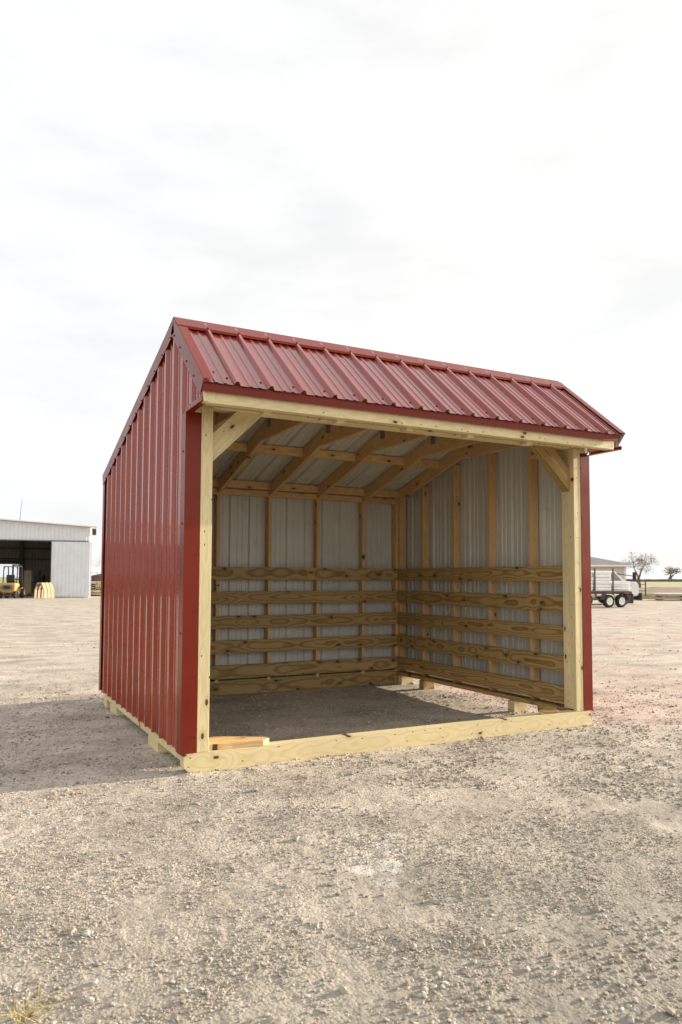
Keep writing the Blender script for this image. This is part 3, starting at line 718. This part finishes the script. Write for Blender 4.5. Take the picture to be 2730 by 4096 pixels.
# forklift seen from behind
t = empty('forklift', site(u2(33, 43), 43), YAW + R(4)); t.scale = (.94, .94, .97); tag(t, 'yellow forklift parked with its rounded rear to the camera before the workshop', 'forklift')
bm = bmesh.new(); bmesh.ops.create_cube(bm, size=1)
for v in bm.verts: v.co = Vector((v.co.x * 1.06, .35 + v.co.y * .8, .62 + v.co.z * .62))
for v in bm.verts:
    if v.co.z < .4: v.co.x *= .86; v.co.y = v.co.y + (.10 if v.co.y < .2 else 0)
bmesh.ops.bevel(bm, geom=bm.edges[:], offset=.13, segments=4, affect='EDGES', profile=.5)
me = bpy.data.meshes.new('counterweight'); bm.to_mesh(me); bm.free(); me.materials.append(YEL)
for p_ in me.polygons: p_.use_smooth = True
o = bpy.data.objects.new('counterweight', me); COL.objects.link(o); o.parent = t
b = MB(); b.prism([(.34 * math.cos(a) * 1.15, .66 + .17 * math.sin(a)) for a in np.linspace(0, 2 * math.pi, 25)[:-1]], -.065, -.04, 'y'); b.build('rear_panel', GRY, t)
b = MB(); b.prism([(.20 * math.cos(a) * 1.15, .66 + .09 * math.sin(a)) for a in np.linspace(0, 2 * math.pi, 25)[:-1]], -.08, -.064, 'y'); b.build('grille', BLK, t)
b = MB(); b.box(-.45, .45, .65, 1.5, .28, .62); b.build('body', YEL, t)
b = MB(); b.box(-.25, .25, .55, .95, .92, 1.05, ch=.03); b.box(-.25, .25, .5, .6, 1.0, 1.42, ch=.03); b.build('seat', BLK, t)
b = MB()
for a in (-.42, .42):
    b.tube((a, .45, .9), (a, .55, 1.92), .035); b.tube((a, 1.45, .6), (a, 1.25, 1.92), .035); b.tube((a, .55, 1.92), (a, 1.25, 1.92), .03)
for y in np.linspace(.55, 1.25, 5): b.tube((-.42, y, 1.92), (.42, y, 1.92), .02)
b.build('overhead_guard', BLK, t)
b = MB()
for a in (-.3, .24): b.box(a, a + .07, 1.55, 1.68, .08, 2.05)
for z in (.4, 1.1, 1.98): b.box(-.3, .31, 1.56, 1.66, z, z + .08)
b.build('mast', DARKF, t)
for a in (-.25, .17): b = MB(); b.box(a, a + .09, 1.72, 2.6, .07, .11); b.box(a, a + .09, 1.70, 1.75, .07, .6); b.build('fork', DARKF, t)
b = MB(); b.tube((0, .1, .30), (0, .1, .12), .05); b.box(-.34, .34, .02, .30, .14, .22); b.build('rear_axle', DARKF, t)
for a in (-.46, .46): wheel(t, (a, .18, .235), (1, 0, 0), .235, .17, GRY)
for a in (-.48, .48): wheel(t, (a, 1.3, .30), (1, 0, 0), .30, .2, GRY)
for a in (-.40, .40): b = MB(); b.box(a - .04, a + .04, .50, .55, 1.80, 1.92); b.build('lamp', RUST, t)

# stacked lumber and scrap between workshop and shelter
t = empty('lumber_pile', site(-15.9, 50.5), YAW + R(3)); tag(t, 'heap of stacked boards and logs beside the workshop corner', 'lumber pile')
lr = random.Random(8)
for k in range(6):
    b = MB(); z = .08 + k * .145; x = -1.45 + lr.uniform(-.06, .06)
    while x < 2.4:
        wd = lr.uniform(.12, .24); b.box(x, x + wd - .015, -.9 + lr.uniform(-.2, .1), 1.2, z, z + .085); x += wd
    b.build('board_layer', LUM if k % 2 else PLY, t)
    b = MB()
    for x in (-1.4, .1, 1.6): b.box(x, x + .09, -.8, 1.1, z - .058, z - .002)
    b.build('bearer', LUM, t)
b = MB(); b.prism([(-1.4, .98), (-1.2, 1.35), (-.5, 1.50), (.6, 1.42), (1.8, 1.55), (2.3, .98)], -.5, .9, 'y'); b.build('rusty_load', RUST, t)
b = MB(); b.prism([(-1.5, 1.60), (-1.0, 1.86), (-.3, 1.95), (.4, 1.74), (1.4, 1.88), (2.4, 1.60), (2.4, 1.56), (-1.5, 1.56)], -.55, .95, 'y'); b.build('white_sheet', WRAP, t)
for k in range(4): b = MB(); b.tube((-1.5 + k * .05, -1.15 - .05 * k, .13 + .17 * (k % 2)), (1.9, -1.3, .13 + .17 * (k % 2)), .085, n=10); b.build('log', LUM, t)

# ---- bare trees
def tree(name, loc, h, spread, seed, label, lean=0., levels=6, forks=2, r0=None, split=.22, droop=0., wid=4., rmin=.0):
    rr = random.Random(seed); t = empty(name, loc); b = MB(); c = MB()
    def grow(p, d, ln, r, lev):
        r = max(r, rmin)
        n = 3 if lev > 1 else 2
        for k in range(n):
            q = p + d * ln / n; r2 = r * (.86 if lev else .7)
            (b if lev >= levels - 1 else c).tube(p, q, r, r2, n=6 if lev > 2 else 3); p = q; r = r2
            d = (d + Vector((rr.uniform(-.16, .16), rr.uniform(-.16, .16), rr.uniform(-.10, .12)))).normalized()
            if lev <= levels - 2 and lev > 0 and rr.random() < .6:
                a = rr.uniform(0, 6.28); e = d.orthogonal().normalized(); e = Matrix.Rotation(a, 3, d) @ e
                grow(p, (d * .6 + e * .8 + Vector((0, 0, .1))).normalized(), ln * .55, r * .55, lev - 1 if lev > 1 else 0)
        if lev == 0: return
        nf_ = forks if lev == levels else rr.choice((2, 3))
        a0 = rr.uniform(0, 6.28) if lev < levels else 0.2
        for k in range(nf_):
            a = a0 + 6.28 * k / nf_ + rr.uniform(-.5, .5); e = Matrix.Rotation(a, 3, d) @ d.orthogonal().normalized()
            grow(p, (d * rr.uniform(.75, 1.0) + e * rr.uniform(.45, .8) * spread + Vector((0, 0, .12 - droop))).normalized(), ln * rr.uniform(.68, .86), r * .70, lev - 1)
    grow(Vector((0, 0, -.05)), Vector((lean, 0, 1)).normalized(), h * split, r0 or h * .045, levels)
    vv = b.v + c.v; zm = max(v.z for v in vv); xs = sorted(math.hypot(v.x, v.y) for v in vv)[int(len(vv) * .985)]
    fz = h / zm; fx = wid / 2 / xs
    for v in vv: v.x *= fx; v.y *= fx; v.z *= fz
    b.build('trunk', BARK, t); c.build('crown', BARK, t); tag(t, label, 'tree'); return t
tree('bare_tree', site(u2(2555, 95), 95), 4.9, 1.05, 12, 'larger bare tree with a forked trunk beside the rusty fence', levels=6, split=.30, r0=.25, wid=6.8, rmin=.010)
tree('bare_tree', site(u2(2680, 400), 400), 8.5, 1.25, 4, 'small round bare tree far off on the field horizon', levels=6, split=.16, r0=.5, wid=14., rmin=.022)
tree('bare_tree', site(u2(391, 120), 120), 5.8, .6, 9, 'thin bare tree rising behind the lumber pile at left', levels=5, split=.24, r0=.07, wid=3.)

# ---- farmhouse
t = empty('farmhouse', site(22.9, 60), YAW); tag(t, 'low cream house with a grey hip roof behind the white truck', 'house')
b = MB(); b.box(-18, 0, 0, 9, 0, 2.30); b.build('wall', CREAM, t)
b = MB(); b.box(-18.4, .40, -.42, -.38, 2.26, 2.44); b.box(.38, .42, -.42, 9.4, 2.26, 2.44); b.box(-18.3, .37, -.37, 9.3, 2.27, 2.30); b.build('fascia', WTRIM, t)
b = MB()
A = [(-18.4, -.45, 2.44), (.45, -.45, 2.44), (.45, 9.45, 2.44), (-18.4, 9.45, 2.44), (-13.4, 4.5, 3.75), (-4.5, 4.5, 3.75)]
b.add(A, [(0, 1, 5, 4), (1, 2, 5), (2, 3, 4, 5), (3, 0, 4), (3, 2, 1, 0)]); b.build('roof', SHING, t)
b = MB(); b.box(-.16, .005, -.012, .12, 0, 2.27); b.build('corner_board', WTRIM, t)

# ---- tandem trailer with wrapped load
t = empty('utility_trailer', site(11.97, 33), YAW + R(25)); tag(t, 'rust red tandem axle trailer loaded with white wrapped bundles', 'trailer')
b = MB(); b.box(-3.8, 1.18, .0, .07, .60, .70); b.box(-3.8, 1.18, 1.75, 1.82, .60, .70)
for x in np.linspace(-3.8, 1.11, 8): b.box(x, x + .07, .071, 1.749, .60, .69)
b.box(-3.8, .9, .02, .06, .33, .40)
for x in (-3.2, -2.4, -1.6, -.95): b.box(x, x + .05, .02, .06, .40, .60)
b.build('frame', RUST, t)
b = MB(); b.box(-3.78, 1.16, .072, 1.748, .701, .735); b.build('deck', LUM, t)
for x in (-2.3, -1.06, .0):
    b = MB(); b.box(x, x + .05, -.045, -.001, .55, 1.74); b.build('stake', RUST, t)
for x in (-.36, .36): wheel(t, (x, -.12, .285), (0, 1, 0), .285, .19, WTRIM); wheel(t, (x, 1.94, .285), (0, 1, 0), .285, .19, WTRIM)
b = MB()
pr = [(-.78, .36), (-.62, .60), (-.42, .685), (.42, .685), (.62, .60), (.78, .36)]
inn = [(x * .965, z - .02) for x, z in pr[::-1]]
b.prism(pr + inn, -.24, -.002, 'y'); b.build('fender', RUST, t)
b = MB(); b.box(.80, 1.2, .02, .05, .18, .55); b.box(1.19, 1.24, -.02, .2, .16, .60); b.build('tail_frame', DARKF, t)
b = MB(); b.box(1.241, 1.25, .0, .12, .45, .55); b.build('tail_lamp', RUST, t)
b = MB(); b.tube((-3.8, .1, .65), (-5.1, .9, .60), .04); b.tube((-3.8, 1.7, .65), (-5.1, .92, .60), .04); b.build('tongue', RUST, t)
for (x0, x1, y1, z1, k) in ((-2.24, -1.08, 1.7, 1.64, 1), (-.99, -.02, 1.7, 1.62, 2), (.06, 1.10, 1.6, 1.16, 3)):
    b = MB(); n = 6; lr2 = random.Random(k)
    for q_ in range(n):
        za = .74 + (z1 - .74) * q_ / n; zb_ = .74 + (z1 - .74) * (q_ + 1) / n - .012
        b.box(x0 + lr2.uniform(0, .03), x1 - lr2.uniform(0, .03), .02 + lr2.uniform(0, .03), y1 - lr2.uniform(0, .1), za, zb_, ch=.02)
    o = b.build('wrapped_bundle', WRAP)
    o.location = t.location; o.rotation_euler = t.rotation_euler
    tag(o, ['', 'white wrapped bundle on the trailer, partly hidden behind the red corner of the shelter', 'white wrapped bundle filling the trailer between its rusty stakes above the left wheel', 'low white wrapped bundle at the tail of the trailer beyond the last rusty stake'][k], 'bundle', 'white bundles on the trailer')

# ---- white truck behind the trailer, nose to the right
t = empty('white_truck', site(u2(2500, 36.5), 36.5), YAW + R(14)); tag(t, 'white pickup truck parked behind the loaded trailer, nose to the right', 'truck')
b = MB()
prof = [(-4.6, .50), (-4.6, 1.10), (-1.9, 1.12), (-1.75, 1.66), (-.55, 1.66), (.0, 1.18), (.15, 1.16), (.72, 1.10), (.80, .92), (.80, .48), (.62, .42), (-4.5, .42)]
b.prism(prof, 0, 1.85, 'y')
bm = bmesh.new(); vv = [bm.verts.new(v) for v in b.v]; [bm.faces.new([vv[i] for i in f]) for f in b.f]
bmesh.ops.recalc_face_normals(bm, faces=bm.faces[:]); bmesh.ops.bevel(bm, geom=bm.edges[:], offset=.05, segments=3, affect='EDGES')
me = bpy.data.meshes.new('body'); bm.to_mesh(me); bm.free(); me.materials.append(WPAINT); o = bpy.data.objects.new('body', me); COL.objects.link(o); o.parent = t
b = MB(); b.prism([(-1.62, 1.16), (-1.55, 1.58), (-.92, 1.58), (-.92, 1.16)], -.006, .03, 'y'); b.prism([(-.84, 1.16), (-.84, 1.58), (-.60, 1.58), (-.18, 1.18)], -.006, .03, 'y'); b.build('side_window', GLASS, t)
b = MB(); P_ = [Vector((-.50, .12, 1.615)), Vector((-.50, 1.73, 1.615)), Vector((-.03, 1.73, 1.20)), Vector((-.03, .12, 1.20))]; nn = Vector((.66, 0, .75)) * .022
b.add([p + nn for p in P_] + [p - nn for p in P_], [(0, 1, 2, 3), (7, 6, 5, 4), (0, 4, 5, 1), (1, 5, 6, 2), (2, 6, 7, 3), (3, 7, 4, 0)]); b.build('windscreen', GLASS, t)
b = MB(); b.box(.78, .95, -.02, 1.87, .22, .58, ch=.03); b.build('bumper', BLK, t)
b = MB(); b.box(.79, .815, .3, 1.55, .66, .90); b.build('grille', DARKF, t)
for y in (.10, 1.56): b = MB(); b.box(.785, .82, y, y + .2, .68, .90, ch=.01); b.build('headlight', WTRIM, t)
b = MB(); b.tube((-.45, .0, 1.52), (.30, -.30, 1.40), .02); b.box(.26, .34, -.42, -.22, 1.22, 1.60, ch=.02); b.build('mirror', BLK, t)
for x in (-.05, -3.5):
    wheel(t, (x, .10, .36), (0, 1, 0), .36, .24, GRY); wheel(t, (x, 1.75, .36), (0, 1, 0), .36, .24, GRY)

# ---- pipe fence, and the stack of sheets at the right edge
t = empty('pipe_fence', site(u2(2581, 52), 52), YAW); tag(t, 'rusty pipe fence ending in a post left of the field', 'fence')
for x in (0, -2.4, -4.8, -7.2): b = MB(); b.tube((x, 0, 0), (x, 0, 1.12), .045); b.build('post', RUST, t)
for z in (.92, 1.19, .45): b = MB(); b.tube((-7.2, .0, z - .02), (0, 0, z - .02), .02); b.build('rail', RUST, t)
t = empty('panel_stack', site(u2(2631, 44), 44), YAW + R(-3)); tag(t, 'low stack of tan timber sheets lying at the right edge of the lot', 'sheet stack')
for k, (z0, z1, m_) in enumerate(((.06, .20, PLY), (.27, .33, LUM), (.335, .37, LUM), (.375, .42, WTRIM))):
    b = MB(); b.box(.02 * k, 4.8, 0, 1.2, z0, z1, ch=.005); b.build('sheet', m_, t)
for x in (.25, 1.7, 3.1, 4.5):
    for z0, z1 in ((-.01, .058), (.202, .268)): b = MB(); b.box(x, x + .09, .02, 1.15, z0, z1); b.build('bearer', LUM, t)
